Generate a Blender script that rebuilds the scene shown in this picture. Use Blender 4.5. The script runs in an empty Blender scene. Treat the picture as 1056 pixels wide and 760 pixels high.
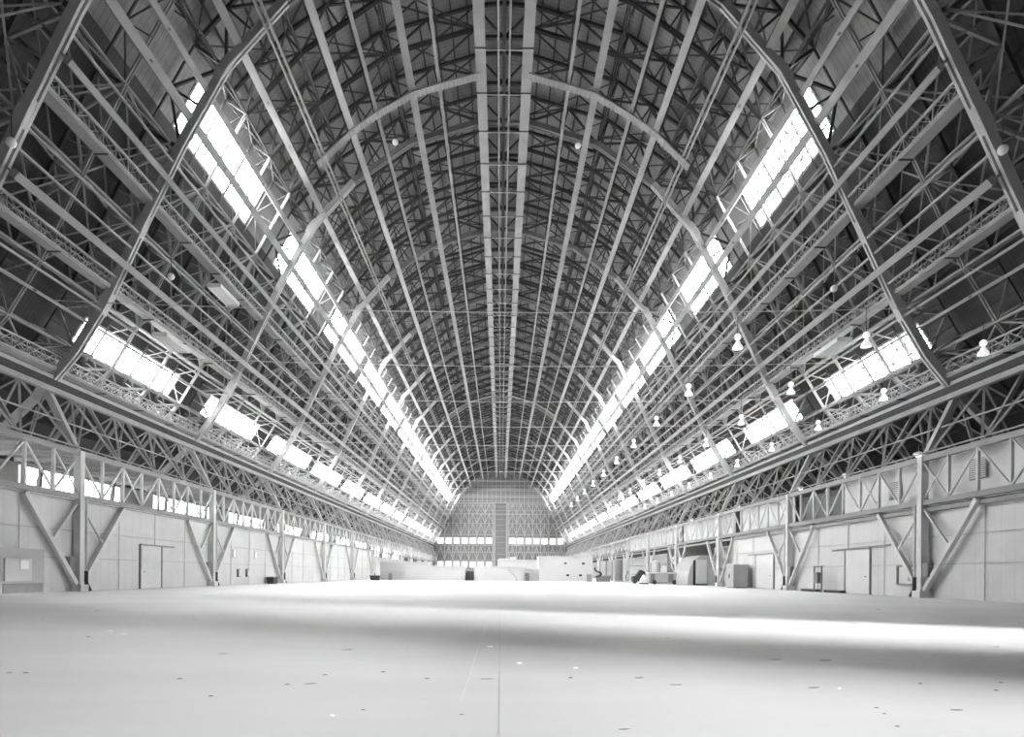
import bpy, math, random
from mathutils import Vector
random.seed(7)
scene = bpy.context.scene
COL = scene.collection
S = 24.4            # spacing of the heavy ribs
H0 = 1.6            # eye height
YEND = 14.55 * S    # far end wall
R_ = math.radians

# ------------------------------------------------------------------ materials
def mat(name, col, rough=0.75, var=0.0, scale=1.0, stripes=None, metal=0.0, stretch=(1, 1, 1)):
    m = bpy.data.materials.new(name); m.use_nodes = True
    nt = m.node_tree; b = nt.nodes['Principled BSDF']
    b.inputs['Roughness'].default_value = rough
    b.inputs['Metallic'].default_value = metal
    b.inputs['Specular IOR Level'].default_value = 0.25
    c = (col, col, col, 1)
    b.inputs['Base Color'].default_value = c
    if var > 0 or stripes:
        tc = nt.nodes.new('ShaderNodeTexCoord')
        mp = nt.nodes.new('ShaderNodeMapping'); mp.inputs['Scale'].default_value = stretch
        nt.links.new(tc.outputs['Object'], mp.inputs['Vector'])
        n = nt.nodes.new('ShaderNodeTexNoise'); n.inputs['Scale'].default_value = scale
        n.inputs['Detail'].default_value = 5; n.inputs['Roughness'].default_value = 0.6
        nt.links.new(mp.outputs['Vector'], n.inputs['Vector'])
        r = nt.nodes.new('ShaderNodeMapRange')
        r.inputs['From Min'].default_value = 0.3; r.inputs['From Max'].default_value = 0.7
        r.inputs['To Min'].default_value = col * (1 - var); r.inputs['To Max'].default_value = col * (1 + var)
        nt.links.new(n.outputs['Fac'], r.inputs['Value'])
        out = r.outputs['Result']
        if stripes:
            axis, period, width, depth = stripes
            sp = nt.nodes.new('ShaderNodeSeparateXYZ'); nt.links.new(tc.outputs['Object'], sp.inputs[0])
            d = nt.nodes.new('ShaderNodeMath'); d.operation = 'DIVIDE'; d.inputs[1].default_value = period
            nt.links.new(sp.outputs[axis], d.inputs[0])
            f = nt.nodes.new('ShaderNodeMath'); f.operation = 'FRACT'; nt.links.new(d.outputs[0], f.inputs[0])
            l = nt.nodes.new('ShaderNodeMath'); l.operation = 'LESS_THAN'; l.inputs[1].default_value = width / period
            nt.links.new(f.outputs[0], l.inputs[0])
            k = nt.nodes.new('ShaderNodeMath'); k.operation = 'MULTIPLY_ADD'
            k.inputs[1].default_value = -depth; k.inputs[2].default_value = 1
            nt.links.new(l.outputs[0], k.inputs[0])
            mu = nt.nodes.new('ShaderNodeMath'); mu.operation = 'MULTIPLY'
            nt.links.new(out, mu.inputs[0]); nt.links.new(k.outputs[0], mu.inputs[1]); out = mu.outputs[0]
        cb = nt.nodes.new('ShaderNodeCombineColor')
        for i in range(3): nt.links.new(out, cb.inputs[i])
        nt.links.new(cb.outputs[0], b.inputs['Base Color'])
    return m

def glow(name, strength):
    m = bpy.data.materials.new(name); m.use_nodes = True
    nt = m.node_tree; nt.nodes.clear()
    o = nt.nodes.new('ShaderNodeOutputMaterial'); e = nt.nodes.new('ShaderNodeEmission')
    e.inputs['Strength'].default_value = strength
    nt.links.new(e.outputs[0], o.inputs[0])
    return m

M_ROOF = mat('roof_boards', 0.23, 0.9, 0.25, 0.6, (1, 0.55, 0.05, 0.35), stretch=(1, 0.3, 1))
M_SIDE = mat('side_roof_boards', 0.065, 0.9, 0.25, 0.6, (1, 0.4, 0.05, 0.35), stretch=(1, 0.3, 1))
M_PURLIN = mat('dark_timber', 0.06, 0.85, 0.2, 2)
M_TRUSS = mat('shaded_timber', 0.06, 0.8, 0.2, 0.8)  # dark copy of the timber, shade painted in for the crown
M_SWAY = mat('lit_timber', 0.28, 0.8, 0.2, 0.8)  # pale copy of the timber, window light painted in for the sides
M_CROWN = mat('shaded_rib_timber', 0.22, 0.8, 0.15, 0.7)  # rib timber darkened for the crown, shade put into the colour
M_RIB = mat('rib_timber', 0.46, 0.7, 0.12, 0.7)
M_BEAM = mat('pale_beam', 0.31, 0.7, 0.10, 0.5)
M_WALK = mat('catwalk_boards', 0.30, 0.7, 0.10, 0.5)
M_RAIL = mat('railing_timber', 0.38, 0.7, 0.1, 1)
M_WALL = mat('painted_panel', 0.60, 0.7, 0.06, 0.5, (1, 1.22, 0.05, 0.15))
M_PANEL = mat('panel_board', 0.64, 0.7, 0.06, 0.5)
M_POST = mat('painted_timber', 0.62, 0.7, 0.1, 1)
M_DARK = mat('dark_metal', 0.06, 0.5)
M_MID = mat('grey_metal', 0.24, 0.5, 0.1, 2)
M_LIGHT = mat('white_paint', 0.90, 0.6, 0.04, 0.6)
M_CABIN = mat('white_cabin', 0.50, 0.6, 0.04, 0.4)
M_WINDARK = mat('dark_glass', 0.03, 0.2)
M_NEAR = mat('near_wall_sheet', 0.12, 0.8, 0.15, 0.2)
M_END = mat('end_door_sheet', 0.25, 0.8, 0.15, 0.2, (0, 2.6, 0.25, 0.25))
M_ENDBR = mat('end_door_frame', 0.42, 0.8)
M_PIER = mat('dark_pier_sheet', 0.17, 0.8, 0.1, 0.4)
M_FRAME = mat('window_frame_paint', 0.30, 0.7)
M_PAPER = mat('paper', 0.85, 0.9)
M_CHIP = mat('dark_chip', 0.10, 0.9)
M_FLOOR = mat('concrete_floor', 0.86, 0.6, 0.06, 0.22, stretch=(0.35, 1, 1))
M_ROOFEDGE = mat('cabin_roof', 0.54, 0.7, 0.05, 0.5)
M_HUT = mat('hut_sheet', 0.45, 0.7, 0.08, 0.6)
M_LAMP = mat('glowing_lamp_white', 0.9, 0.4)
b_ = M_LAMP.node_tree.nodes['Principled BSDF']; b_.inputs['Emission Color'].default_value = (1, 1, 1, 1); b_.inputs['Emission Strength'].default_value = 0.35  # faint glow stands in for floor light on the white shades
M_WIRE = mat('wire', 0.55, 0.5)
M_PANE_U = glow('daylight_pane', 30.0)
M_PANE_L = glow('daylight_pane_low', 24.0)
M_PANE_A = glow('daylight_pane_annex', 6)
M_PANE_E = glow('daylight_pane_end', 1.2)
M_BULB = glow('lit_bulb', 1.3)

# ------------------------------------------------------------------ mesh builder
class MB:
    def __init__(self): self.v = []; self.f = []
    def bar(self, p, q, w, h=None, up=(0, 0, 1)):
        h = w if h is None else h
        p = Vector(p); q = Vector(q); d = (q - p)
        if d.length < 1e-6: return self
        d.normalize(); u = Vector(up)
        s = d.cross(u)
        if s.length < 1e-3: s = d.cross(Vector((1, 0, 0)))
        s.normalize(); t = s.cross(d)
        b = len(self.v)
        for c in (p, q):
            for a, e in ((-1, -1), (1, -1), (1, 1), (-1, 1)):
                self.v.append(tuple(c + s * (a * w / 2) + t * (e * h / 2)))
        for f in ((3, 2, 1, 0), (4, 5, 6, 7), (0, 1, 5, 4), (1, 2, 6, 5), (2, 3, 7, 6), (3, 0, 4, 7)):
            self.f.append(tuple(b + i for i in f))
        return self
    def box(self, a, c):
        x0, y0, z0 = (min(a[i], c[i]) for i in range(3)); x1, y1, z1 = (max(a[i], c[i]) for i in range(3))
        b = len(self.v)
        self.v += [(x0, y0, z0), (x1, y0, z0), (x1, y1, z0), (x0, y1, z0), (x0, y0, z1), (x1, y0, z1), (x1, y1, z1), (x0, y1, z1)]
        for f in ((3, 2, 1, 0), (4, 5, 6, 7), (0, 1, 5, 4), (1, 2, 6, 5), (2, 3, 7, 6), (3, 0, 4, 7)):
            self.f.append(tuple(b + i for i in f))
        return self
    def prism(self, pts, d):            # polygon (3-D points) extruded by vector d
        b = len(self.v); n = len(pts); d = Vector(d)
        self.v += [tuple(p) for p in pts] + [tuple(Vector(p) + d) for p in pts]
        self.f.append(tuple(b + i for i in reversed(range(n)))); self.f.append(tuple(b + n + i for i in range(n)))
        for i in range(n):
            j = (i + 1) % n; self.f.append((b + i, b + j, b + n + j, b + n + i))
        return self
    def lathe(self, prof, c, n=16):     # prof: (radius, z) about a vertical axis at c
        b = len(self.v)
        for r, z in prof:
            for k in range(n):
                a = 2 * math.pi * k / n
                self.v.append((c[0] + r * math.cos(a), c[1] + r * math.sin(a), c[2] + z))
        for i in range(len(prof) - 1):
            for k in range(n):
                k2 = (k + 1) % n
                self.f.append((b + i * n + k, b + i * n + k2, b + (i + 1) * n + k2, b + (i + 1) * n + k))
        self.f.append(tuple(b + k for k in reversed(range(n))))
        self.f.append(tuple(b + (len(prof) - 1) * n + k for k in range(n)))
        return self
    def tube(self, pts, r, n=8):
        for i in range(len(pts) - 1):
            p = Vector(pts[i]); q = Vector(pts[i + 1]); d = (q - p).normalized()
            s = d.cross(Vector((0, 0, 1)))
            if s.length < 1e-3: s = Vector((1, 0, 0))
            s.normalize(); t = s.cross(d); b = len(self.v)
            for c in (p, q):
                for k in range(n):
                    a = 2 * math.pi * k / n; self.v.append(tuple(c + (s * math.cos(a) + t * math.sin(a)) * r))
            for k in range(n):
                k2 = (k + 1) % n; self.f.append((b + k, b + k2, b + n + k2, b + n + k))
            self.f.append(tuple(b + k for k in reversed(range(n)))); self.f.append(tuple(b + n + k for k in range(n)))
        return self
    def sphere(self, c, r, n=12, m=8):
        return self.lathe([(max(r * math.sin(math.pi * i / m), 1e-3), -r * math.cos(math.pi * i / m)) for i in range(m + 1)], c, n)
    def build(self, name, m, parent=None, smooth=False):
        me = bpy.data.meshes.new(name); me.from_pydata(self.v, [], self.f); me.update()
        me.materials.append(m)
        if smooth: me.polygons.foreach_set('use_smooth', [True] * len(me.polygons))
        o = bpy.data.objects.new(name, me); COL.objects.link(o)
        if parent: o.parent = parent
        return o

def tag(o, label, cat, group=None):
    o['label'] = label; o['category'] = cat
    if group: o['group'] = group
    return o
def thing(name, label, cat, loc=(0, 0, 0), group=None):
    o = bpy.data.objects.new(name, None); COL.objects.link(o); o.location = loc; o.empty_display_size = 0.2
    return tag(o, label, cat, group)
def struct(o): o['kind'] = 'structure'; return o
def dup(root, loc, label=None, group=None):
    r = root.copy(); COL.objects.link(r); r.location = loc
    if label: r['label'] = label
    if group: r['group'] = group
    for ch in list(root.children):
        c = ch.copy(); COL.objects.link(c); c.parent = r
        for g in list(ch.children):
            d = g.copy(); COL.objects.link(d); d.parent = c
    return r
ONES = ['', 'first', 'second', 'third', 'fourth', 'fifth', 'sixth', 'seventh', 'eighth', 'ninth', 'tenth', 'eleventh', 'twelfth',
        'thirteenth', 'fourteenth', 'fifteenth', 'sixteenth', 'seventeenth', 'eighteenth', 'nineteenth']
TENS = {20: 'twent', 30: 'thirt', 40: 'fort', 50: 'fift'}
def nth(k):
    if k < 20: return ONES[k]
    t = k // 10 * 10; u = k % 10
    return TENS[t] + ('ieth' if u == 0 else 'y-' + ONES[u])

# ------------------------------------------------------------------ cross-section
IN = [(2.6, 51.3), (10.6, 48.9), (17.0, 44.4), (21.6, 39.2), (25.1, 32.9), (28.0, 26.8), (30.8, 20.8), (33.1, 17.0), (35.4, 14.2)]
IN = [(x, z + H0) for x, z in IN]
DEPTH = 3.0
def offset(pts, d):
    out = []
    for i, p in enumerate(pts):
        a = Vector(pts[max(i - 1, 0)]); b = Vector(pts[min(i + 1, len(pts) - 1)])
        t = (b - a).normalized(); n = Vector((-t.y, t.x)); n = n if n.x * p[0] + n.y >= 0 else -n
        if i == 0: n = Vector((0.08, 1)).normalized()
        out.append((p[0] + n.x * d, p[1] + n.y * d))
    return out
OUT = offset(IN, DEPTH)
INS = offset(IN, 0.85)      # inner chord line of the slender trusses
OUT_FULL = [(0, OUT[0][1] + 0.25)] + OUT + [(44.0, 11.4), (44.3, 7.5)]
ROOF0 = offset(IN, DEPTH + 0.45)
ROOF0 = [(0, ROOF0[0][1] + 0.3)] + ROOF0 + [(44.9, 11.7), (45.2, 7.5)]
def at_ratio(poly, R):
    for (x0, z0), (x1, z1) in zip(poly, poly[1:]):
        f0 = z0 - H0 - R * x0; f1 = z1 - H0 - R * x1
        if f0 >= 0 >= f1 and f0 != f1:
            t = f0 / (f0 - f1); return (x0 + t * (x1 - x0), z0 + t * (z1 - z0))
    return poly[-1]
WU = (1.63, 1.345); WL = (0.61, 0.515)
pu = [at_ratio(ROOF0, r) for r in WU]; pl = [at_ratio(ROOF0, r) for r in WL]
ROOF = [p for p in ROOF0 if not any(min(w[0][1], w[1][1]) < p[1] < max(w[0][1], w[1][1]) for w in (pu, pl))] + pu + pl
ROOF.sort(key=lambda p: p[0])
RIBS = [1.15, 1.63] + [k + 0.16 for k in range(2, 15)]
TR0 = [1.4] + [k + 0.16 + j * 0.25 for k in range(2, 14) for j in (1, 2, 3)] + [1.9]
ALLT = sorted(RIBS + TR0)
WINS_U = [(k + 0.27, k + 0.91) if k < 4 else (k + 0.2, k + 1.08) for k in range(2, 14)]  # far windows lengthened so the panes draw the unbroken glare
WINS_L = [(k + 0.31, k + 0.99) if k < 4 else (k + 0.25, k + 1.1) for k in range(2, 14)]  # far low windows also stretched to stand for glare

# ------------------------------------------------------------------ roof shell
YS = {0: [-30.0, YEND], 1: [-30.0] + [y * S for w in WINS_U for y in w] + [YEND], 2: [-30.0] + [y * S for w in WINS_L for y in w] + [YEND]}
def roof_half(s, lowpart):
    mb = MB()
    for (a, b) in zip(ROOF, ROOF[1:]):
        if (b[1] < pu[1][1] - 0.01) != lowpart: continue
        w = 1 if (a in pu and b in pu) else 2 if (a in pl and b in pl) else 0
        ys = YS[w]
        n = Vector((-(b[1] - a[1]), 0, b[0] - a[0])).normalized() * 0.18
        for i in range(len(ys) - 1):
            if w and i % 2 == 1: continue
            P = [(s * a[0], ys[i], a[1]), (s * b[0], ys[i], b[1]), (s * b[0], ys[i + 1], b[1]), (s * a[0], ys[i + 1], a[1])]
            mb.prism(P, (s * n.x, 0, n.z))
    return mb
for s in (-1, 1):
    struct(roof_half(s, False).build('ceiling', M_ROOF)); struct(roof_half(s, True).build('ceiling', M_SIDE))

# windows in the roof
wn = 0
def roof_window(s, e0, e1, y0, y1, rows, cols, pane):
    mw = 0.10 if s < 0 else 0.17
    global wn; wn += 1
    a = Vector((s * e0[0], 0, e0[1])); b = Vector((s * e1[0], 0, e1[1]))
    d = b - a; n = Vector((-d.z, 0, d.x)).normalized()
    if n.z < 0: n = -n
    fr = MB()
    for i in range(rows + 1):
        p = a + d * (i / rows); w = 0.22 if i in (0, rows) else mw
        fr.bar(p + Vector((0, y0, 0)), p + Vector((0, y1, 0)), w, w, tuple(n))
    for j in range(cols + 1):
        y = y0 + (y1 - y0) * j / cols; w = 0.25 if j in (0, cols) else mw
        fr.bar(a + Vector((0, y, 0)), b + Vector((0, y, 0)), w, w, tuple(n))
    f = struct(fr.build('window_%d' % wn, M_FRAME))
    k = n * 0.10
    pm = MB().prism([a + Vector((0, y0, 0)) + k, b + Vector((0, y0, 0)) + k, b + Vector((0, y1, 0)) + k, a + Vector((0, y1, 0)) + k], tuple(n * 0.03))
    pm.build('pane', pane, f)
for s in (-1, 1):
    for (a, b) in WINS_U: roof_window(s, pu[0], pu[1], a * S, b * S, 5, 12, M_PANE_U)
    for (a, b) in WINS_L: roof_window(s, pl[0], pl[1], a * S, b * S, 3, 12, M_PANE_L)

# purlins under the boards
def lerp_prof(poly, step):
    out = []
    for a, b in zip(poly, poly[1:]):
        L = math.hypot(b[0] - a[0], b[1] - a[1]); n = max(1, round(L / step))
        out += [(a[0] + (b[0] - a[0]) * (i + 0.5) / n, a[1] + (b[1] - a[1]) * (i + 0.5) / n) for i in range(n)]
    return out
for s in (-1, 1):
    for (x, z) in lerp_prof([p for p in ROOF0][:-1], 1.7):
        r = (z - H0) / max(x, 0.01)
        if WU[1] - 0.03 < r < WU[0] + 0.03 or WL[1] - 0.02 < r < WL[0] + 0.02: continue
        # just inside the boards
        L = math.hypot(x, z - 20) or 1
        x2 = x - 0.16 * x / L; z2 = z - 0.16 * (z - 20) / L
        o = MB().bar((s * x2, 0, z2), (s * x2, YEND, z2), 0.14, 0.22).build('roof_purlin', M_PURLIN)
        tag(o, 'thin dark purlin running lengthwise tight under the roof boards', 'purlin', 'purlins under the roof boards')

# ------------------------------------------------------------------ arch trusses (built once, copied)
def truss_mesh(heavy):
    ch_in = MB(); ch_out = MB(); web = MB(); lows = {-1: MB(), 1: MB()}; sides = {-1: MB(), 1: MB()}; crown = web; leg = {}; top_ch = ch_in
    for s in (-1, 1):
        low = lows[s]; P = [Vector((s * x, 0, z)) for x, z in (IN if heavy else INS)]; Q = [Vector((s * x, 0, z)) for x, z in OUT]
        Y = (0, 1, 0)
        for i in range(len(P) - 1):
            web = low if i >= 4 else crown; ch_in = sides[s] if i >= (2 if heavy else 3) else top_ch
            if heavy:
                for dy in (-0.2, 0.2):
                    o = Vector((0, dy, 0)); ch_in.bar(P[i] + o, P[i + 1] + o, 0.62, 0.2, Y)
                ch_in.bar(P[i], P[i + 1], 0.2, 0.3, Y)
            else:
                for dy in (-0.13, 0.13):
                    o = Vector((0, dy, 0)); ch_in.bar(P[i] + o, P[i + 1] + o, 0.13 if i in (3, 6) else 0.30, 0.09, Y)
            wz = 0.14 if i in (3, 6) else 0.28; ch_out.bar(Q[i], Q[i + 1], wz, wz, Y)
            w = 0.20 if heavy else 0.09 if i in (3, 6) else 0.16
            m = (Q[i] + Q[i + 1]) / 2
            web.bar(P[i], m, w, w, Y); web.bar(P[i + 1], m, w, w, Y); web.bar(P[i + 1], Q[i + 1], w * 1.2, w * 1.2, Y)
            mi = (P[i] + P[i + 1]) / 2; web.bar(mi, m, w * 0.8, w * 0.8, Y)
            if i >= 4: web.bar(P[i] + (P[i + 1] - P[i]) * 0.25, Q[i] + (m - Q[i]) * 0.5, w * 0.6, w * 0.6, Y); web.bar(P[i] + (P[i + 1] - P[i]) * 0.75, m + (Q[i + 1] - m) * 0.5, w * 0.6, w * 0.6, Y)
        web = low
        crown.bar(P[0], Q[0], 0.2, 0.2, Y)
        for k in range(len(OUT) - 1, len(OUT_FULL) - 2):
            a = OUT_FULL[k + 1]; b = OUT_FULL[k + 2] if k + 2 < len(OUT_FULL) else None
            if b: ch_out.bar((s * a[0], 0, a[1]), (s * b[0], 0, b[1]), 0.3, 0.3, Y)
        w = 0.5 if heavy else 0.26
        L1 = MB().bar(P[-1], (s * 33.0, 0, 10.9), w, w, Y); leg[(s, 'inner')] = L1
        L2 = MB().bar(P[-1], (s * 40.4, 0, 10.9), w, w, Y); leg[(s, 'outer')] = L2
        web.bar(P[-1], Q[-1], 0.2, 0.2, Y); web.bar((s * 33.2, 0, 11), (s * 41.0, 0, 11.2), 0.22, 0.3, Y)
        web.bar((s * 36.9, 0, 11.1), P[-1], 0.15, 0.15, Y)
    web = crown; ch_in = top_ch
    t = Vector((0, 0, OUT[0][1] + 0.3))
    a = Vector((-IN[0][0], 0, IN[0][1])); b = Vector((IN[0][0], 0, IN[0][1]))
    ch_in.bar(a, b, 0.3, 0.3, (0, 1, 0))
    for s in (-1, 1):
        ch_out.bar((s * OUT[0][0], 0, OUT[0][1]), t, 0.28, 0.28, (0, 1, 0)); web.bar((0, 0, IN[0][1]), (s * OUT[0][0], 0, OUT[0][1]), 0.16, 0.16, (0, 1, 0))
    return top_ch, sides, ch_out, web, lows, leg
def make_truss(name, heavy, label, cat, y, group):
    t = thing(name, label, cat, (0, y, 0), group)
    ci, sd_, co, w, lw, leg = truss_mesh(heavy)
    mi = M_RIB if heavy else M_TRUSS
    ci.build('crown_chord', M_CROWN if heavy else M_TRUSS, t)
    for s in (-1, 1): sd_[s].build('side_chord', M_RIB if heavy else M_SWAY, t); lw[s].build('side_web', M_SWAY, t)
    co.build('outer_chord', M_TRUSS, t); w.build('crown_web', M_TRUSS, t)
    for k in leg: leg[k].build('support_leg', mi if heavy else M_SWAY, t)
    if heavy:
        for s in (-1, 1):
            for i in (3, 5, 6, 8):
                x, z = IN[i]; a = Vector(IN[i - 1]); b = Vector(IN[min(i + 1, 8)]); u = (b - a).normalized(); n = Vector((-u.y, u.x))
                g = MB()
                poly = [Vector((x, z)) + u * c + n * e for c, e in ((-0.9, -0.3), (0.9, -0.3), (0.9, 0.33), (0.3, 0.42), (-0.3, 0.42), (-0.9, 0.33))]
                g.prism([(s * p.x, -0.32, p.y) for p in poly], (0, 0.64, 0))
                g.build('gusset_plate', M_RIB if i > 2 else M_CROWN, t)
    return t
HEAVY = LIGHT = None
for k, n in enumerate(RIBS):
    lab = 'heavy paired-timber arch rib, %s from the camera' % nth(k + 1)
    if HEAVY is None: HEAVY = make_truss('arch_rib', True, lab, 'arch rib', n * S, 'heavy arch ribs')
    else: dup(HEAVY, (0, n * S, 0), lab)
for k, n in enumerate(sorted(TR0)):
    lab = 'slender open-web arch truss, %s slender one counting from the camera' % nth(k + 1)
    if LIGHT is None: LIGHT = make_truss('arch_truss', False, lab, 'arch truss', n * S, 'slender arch trusses')
    else: dup(LIGHT, (0, n * S, 0), lab)

# lengthwise sway trusses on each panel point
NODE_TXT = ['beside the ridge', 'second row down from the ridge', 'high on the vault', 'just above the upper windows', 'just below the upper windows',
            'midway between both window strips', 'just above the lower windows', 'behind the lower windows', 'at the foot of the vault']
TY = [n * S for n in ALLT]
for s in (-1, 1):
    side = 'left' if s < 0 else 'right'
    for j in range(len(IN)):
        P = INS[j]; Q = OUT[j]
        t = thing('sway_truss', '%s-hand lengthwise cross-braced truss %s' % (side, NODE_TXT[j]), 'longitudinal truss', (s * P[0], 0, 0), 'lengthwise sway trusses')
        ch = MB(); wb = MB()
        up = Vector((P[0] - Q[0], 0, P[1] - Q[1]))
        X = Q[0] - P[0]
        for a, b in zip(TY, TY[1:]):
            p0 = (0, a, P[1]); p1 = (0, b, P[1]); q0 = (s * X, a, Q[1]); q1 = (s * X, b, Q[1])
            ch.bar(p0, p1, 0.16, 0.16)
            wb.bar(p0, q1, 0.13, 0.13); wb.bar(q0, p1, 0.13, 0.13)
            pm = ((s * X) / 2, (a + b) / 2, (P[1] + Q[1]) / 2)
            wb.bar((s * X, (a + b) / 2, Q[1]), pm, 0.09, 0.09)
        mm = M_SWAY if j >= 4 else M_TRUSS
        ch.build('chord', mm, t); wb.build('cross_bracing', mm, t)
# diagonal bracing between panel points, in the plane of the inner and outer chords
for s in (-1, 1):
    side = 'left' if s < 0 else 'right'
    for j in range(len(IN) - 1):
        if j in (3, 6): continue
        t = MB()
        P = INS[j]; P2 = INS[j + 1]; Q = OUT[j]; Q2 = OUT[j + 1]
        for i, (a, b) in enumerate(zip(TY, TY[1:])):
            if j in (3, 6): continue
            if i % 2 == 0: t.bar((s * P[0], a, P[1]), (s * P2[0], b, P2[1]), 0.11); 
            else: t.bar((s * P2[0], a, P2[1]), (s * P[0], b, P[1]), 0.11)
            if j >= 4:
                if i % 2: t.bar((s * P[0], a, P[1]), (s * P2[0], b, P2[1]), 0.11)
                else: t.bar((s * P2[0], a, P2[1]), (s * P[0], b, P[1]), 0.11)
                c0 = ((P[0] + P2[0]) / 2 * s, (a + b) / 2, (P[1] + P2[1]) / 2); t.bar(c0, (s * (Q[0] + Q2[0]) / 2, b, (Q[1] + Q2[1]) / 2), 0.09)
            t.bar((s * Q[0], a, Q[1]), (s * Q2[0], b, Q2[1]), 0.11)
            t.bar((s * P[0], b, P[1]), (s * Q2[0], a, Q2[1]), 0.09)
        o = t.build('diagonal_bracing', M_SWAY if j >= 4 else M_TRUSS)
        tag(o, '%s-hand zigzag of thin braces below the sway truss %s' % (side, NODE_TXT[j]), 'bracing', 'zigzag bracing')

# ------------------------------------------------------------------ long pale beams and catwalks hung under the ribs
Y0, Y1 = 1.63 * S, YEND - 0.6
RIBPROF = [(0, IN[0][1])] + IN
def under(R, drop=0.45):
    x, z = at_ratio(RIBPROF, R); L = math.hypot(x, z - H0)
    return x * (1 - drop / L), H0 + (z - H0) * (1 - drop / L)
BEAMS = [  # ratio, width, height, y start, wording
    (7.58, 0.30, 0.22, 'thin pale beam, nearest the ridge catwalk'), (5.26, 0.72, 0.14, 'broad pale plank, first outward from the ridge catwalk'),
    (3.63, 0.30, 0.22, 'thin pale beam between the two broad roof planks'), (2.92, 0.66, 0.14, 'broad pale plank, second outward from the ridge catwalk'),
    (1.99, 0.66, 0.16, 'broad pale plank just above the upper windows'), (1.62, 0.42, 0.3, 'grey beam crossing the top edge of the upper windows'),
    (1.447, 0.62, 0.3, 'wide dark-looking beam crossing the middle of the upper windows'), (1.17, 0.40, 0.4, 'square pale beam just below the upper windows'),
    (0.812, 0.50, 0.42, 'square pale beam passing in front of the ribs at mid height'), (0.60, 0.2, 0.2, 'slim pale beam along the top of the lower windows')]
for s in (-1, 1):
    side = 'left' if s < 0 else 'right'
    for R, w, h, txt in BEAMS:
        drop = 0.9 if R in (1.17, 0.812) else -0.3 if R < 2.2 else 0.5
        x, z = under(R, drop)
        y0 = Y0 if R < 1.3 else 10
        up = (s * 0.0, 0, 1) if R > 1.8 else (s * 0.75, 0, 0.66)
        t = thing('roof_beam', txt[0].upper() + txt[1:] + ', %s side' % side, 'beam', (s * x, 0, z), 'lengthwise pale beams')
        MB().bar((0, y0, 0), (0, Y1, 0), w, h, up).build('beam', M_BEAM, t)
        L = math.hypot(x, z - H0); dx = s * x / L * drop; dz = (z - H0) / L * drop
        hm = MB()
        for n in ALLT:
            if n * S >= y0: hm.bar((0, n * S, 0), (dx * 1.3, n * S, dz * 1.3), 0.14)
        if R in (1.17, 0.812):
            for a, b in zip(ALLT, ALLT[1:]):
                if a * S >= y0 and b - a < 0.3:
                    for q in (a, b): hm.bar((0, (a + b) / 2 * S, 0.1), (dx * 2.6 + s * 0.5, q * S, dz * 2.6 + 0.4), 0.12)
        hm.build('hangers', M_BEAM, t)
    for R, txt in ((1.24, 'just under the upper windows'), (1.10, 'over the topmost lattice catwalk'), (0.93, 'below the topmost lattice catwalk'), (0.87, 'over the square mid-height beam'),
                   (0.76, 'over the middle lattice catwalk'), (0.65, 'over the lower windows'), (0.40, 'below the lowest lattice catwalk')):
        x, z = under(R, 0.15)
        m1 = MB().bar((0, Y0, 0), (0, Y1, 0), 0.14, 0.14)
        o = m1.build('long_rod', M_RAIL); o.location = (s * x, 0, z)
        tag(o, 'slim lengthwise timber rod %s, %s side' % (txt, side), 'rod', 'slim lengthwise rods')
    # paired light rails
    x, z = under(2.31, 0.5)
    t = thing('roof_beam', 'Pair of narrow pale rails side by side above the upper windows, %s side' % side, 'beam', (s * x, 0, z), 'lengthwise pale beams')
    for dx in (-0.22, 0.22): MB().bar((dx, 10, 0), (dx, Y1, 0), 0.16, 0.25).build('rail', M_BEAM, t)
    # central rails
    t = MB().bar((s * 0.55, 10, 52.4), (s * 0.55, Y1, 52.4), 0.2, 0.2).build('ridge_rail', M_BEAM)
    tag(t, 'thin pale rail just %s of the dark ridge beam' % side, 'rail')
o = MB().bar((0, 10, 52.9), (0, Y1, 52.9), 0.35, 0.4).build('ridge_beam', M_PURLIN); tag(o, 'dark beam running along the ridge between two thin rails', 'beam')

def catwalk(s, x, z, width, rail, txt, y0=Y0):
    t = thing('catwalk', txt, 'catwalk', (s * x, 0, z), 'lengthwise catwalks')
    MB().bar((0, y0, 0), (0, Y1, 0), width, 0.16).build('deck', M_WALK, t)
    b0 = None
    for n in ALLT:
        if n * S < y0: continue
        if b0 is None: b0 = MB().bar((-width / 2 - 0.08, 0, -0.12), (width / 2 + 0.08, 0, -0.12), 0.09, 0.08).build('cross_bearer', M_PURLIN, t); b0.location = (0, n * S, 0)
        else: c = b0.copy(); COL.objects.link(c); c.location = (0, n * S, 0)
    if rail:
        for sx in (-1, 1):
            r = MB(); l = MB(); xx = sx * width / 2
            for h in (0.15, 1.15): r.bar((xx, y0, h), (xx, Y1, h), 0.08, 0.12)
            y = y0
            while y < Y1 - 1.6:
                l.bar((xx, y, 0), (xx, y, 1.15), 0.07)
                l.bar((xx, y, 0.15), (xx, y + 1.53, 1.15), 0.05); l.bar((xx, y, 1.15), (xx, y + 1.53, 0.15), 0.05)
                y += 1.53
            rl = r.build('handrail', M_RAIL, t); l.build('railing_lattice', M_RAIL, rl)
        h0 = None
        for n in ALLT:
            if n * S < y0: continue
            if h0 is None: h0 = MB().bar((s * width / 2, 0, 0), (s * (width / 2 + 0.9), 0, 1.6), 0.12).build('hanger', M_RAIL, t); h0.location = (0, n * S, 0)
            else: c = h0.copy(); COL.objects.link(c); c.location = (0, n * S, 0)
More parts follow.
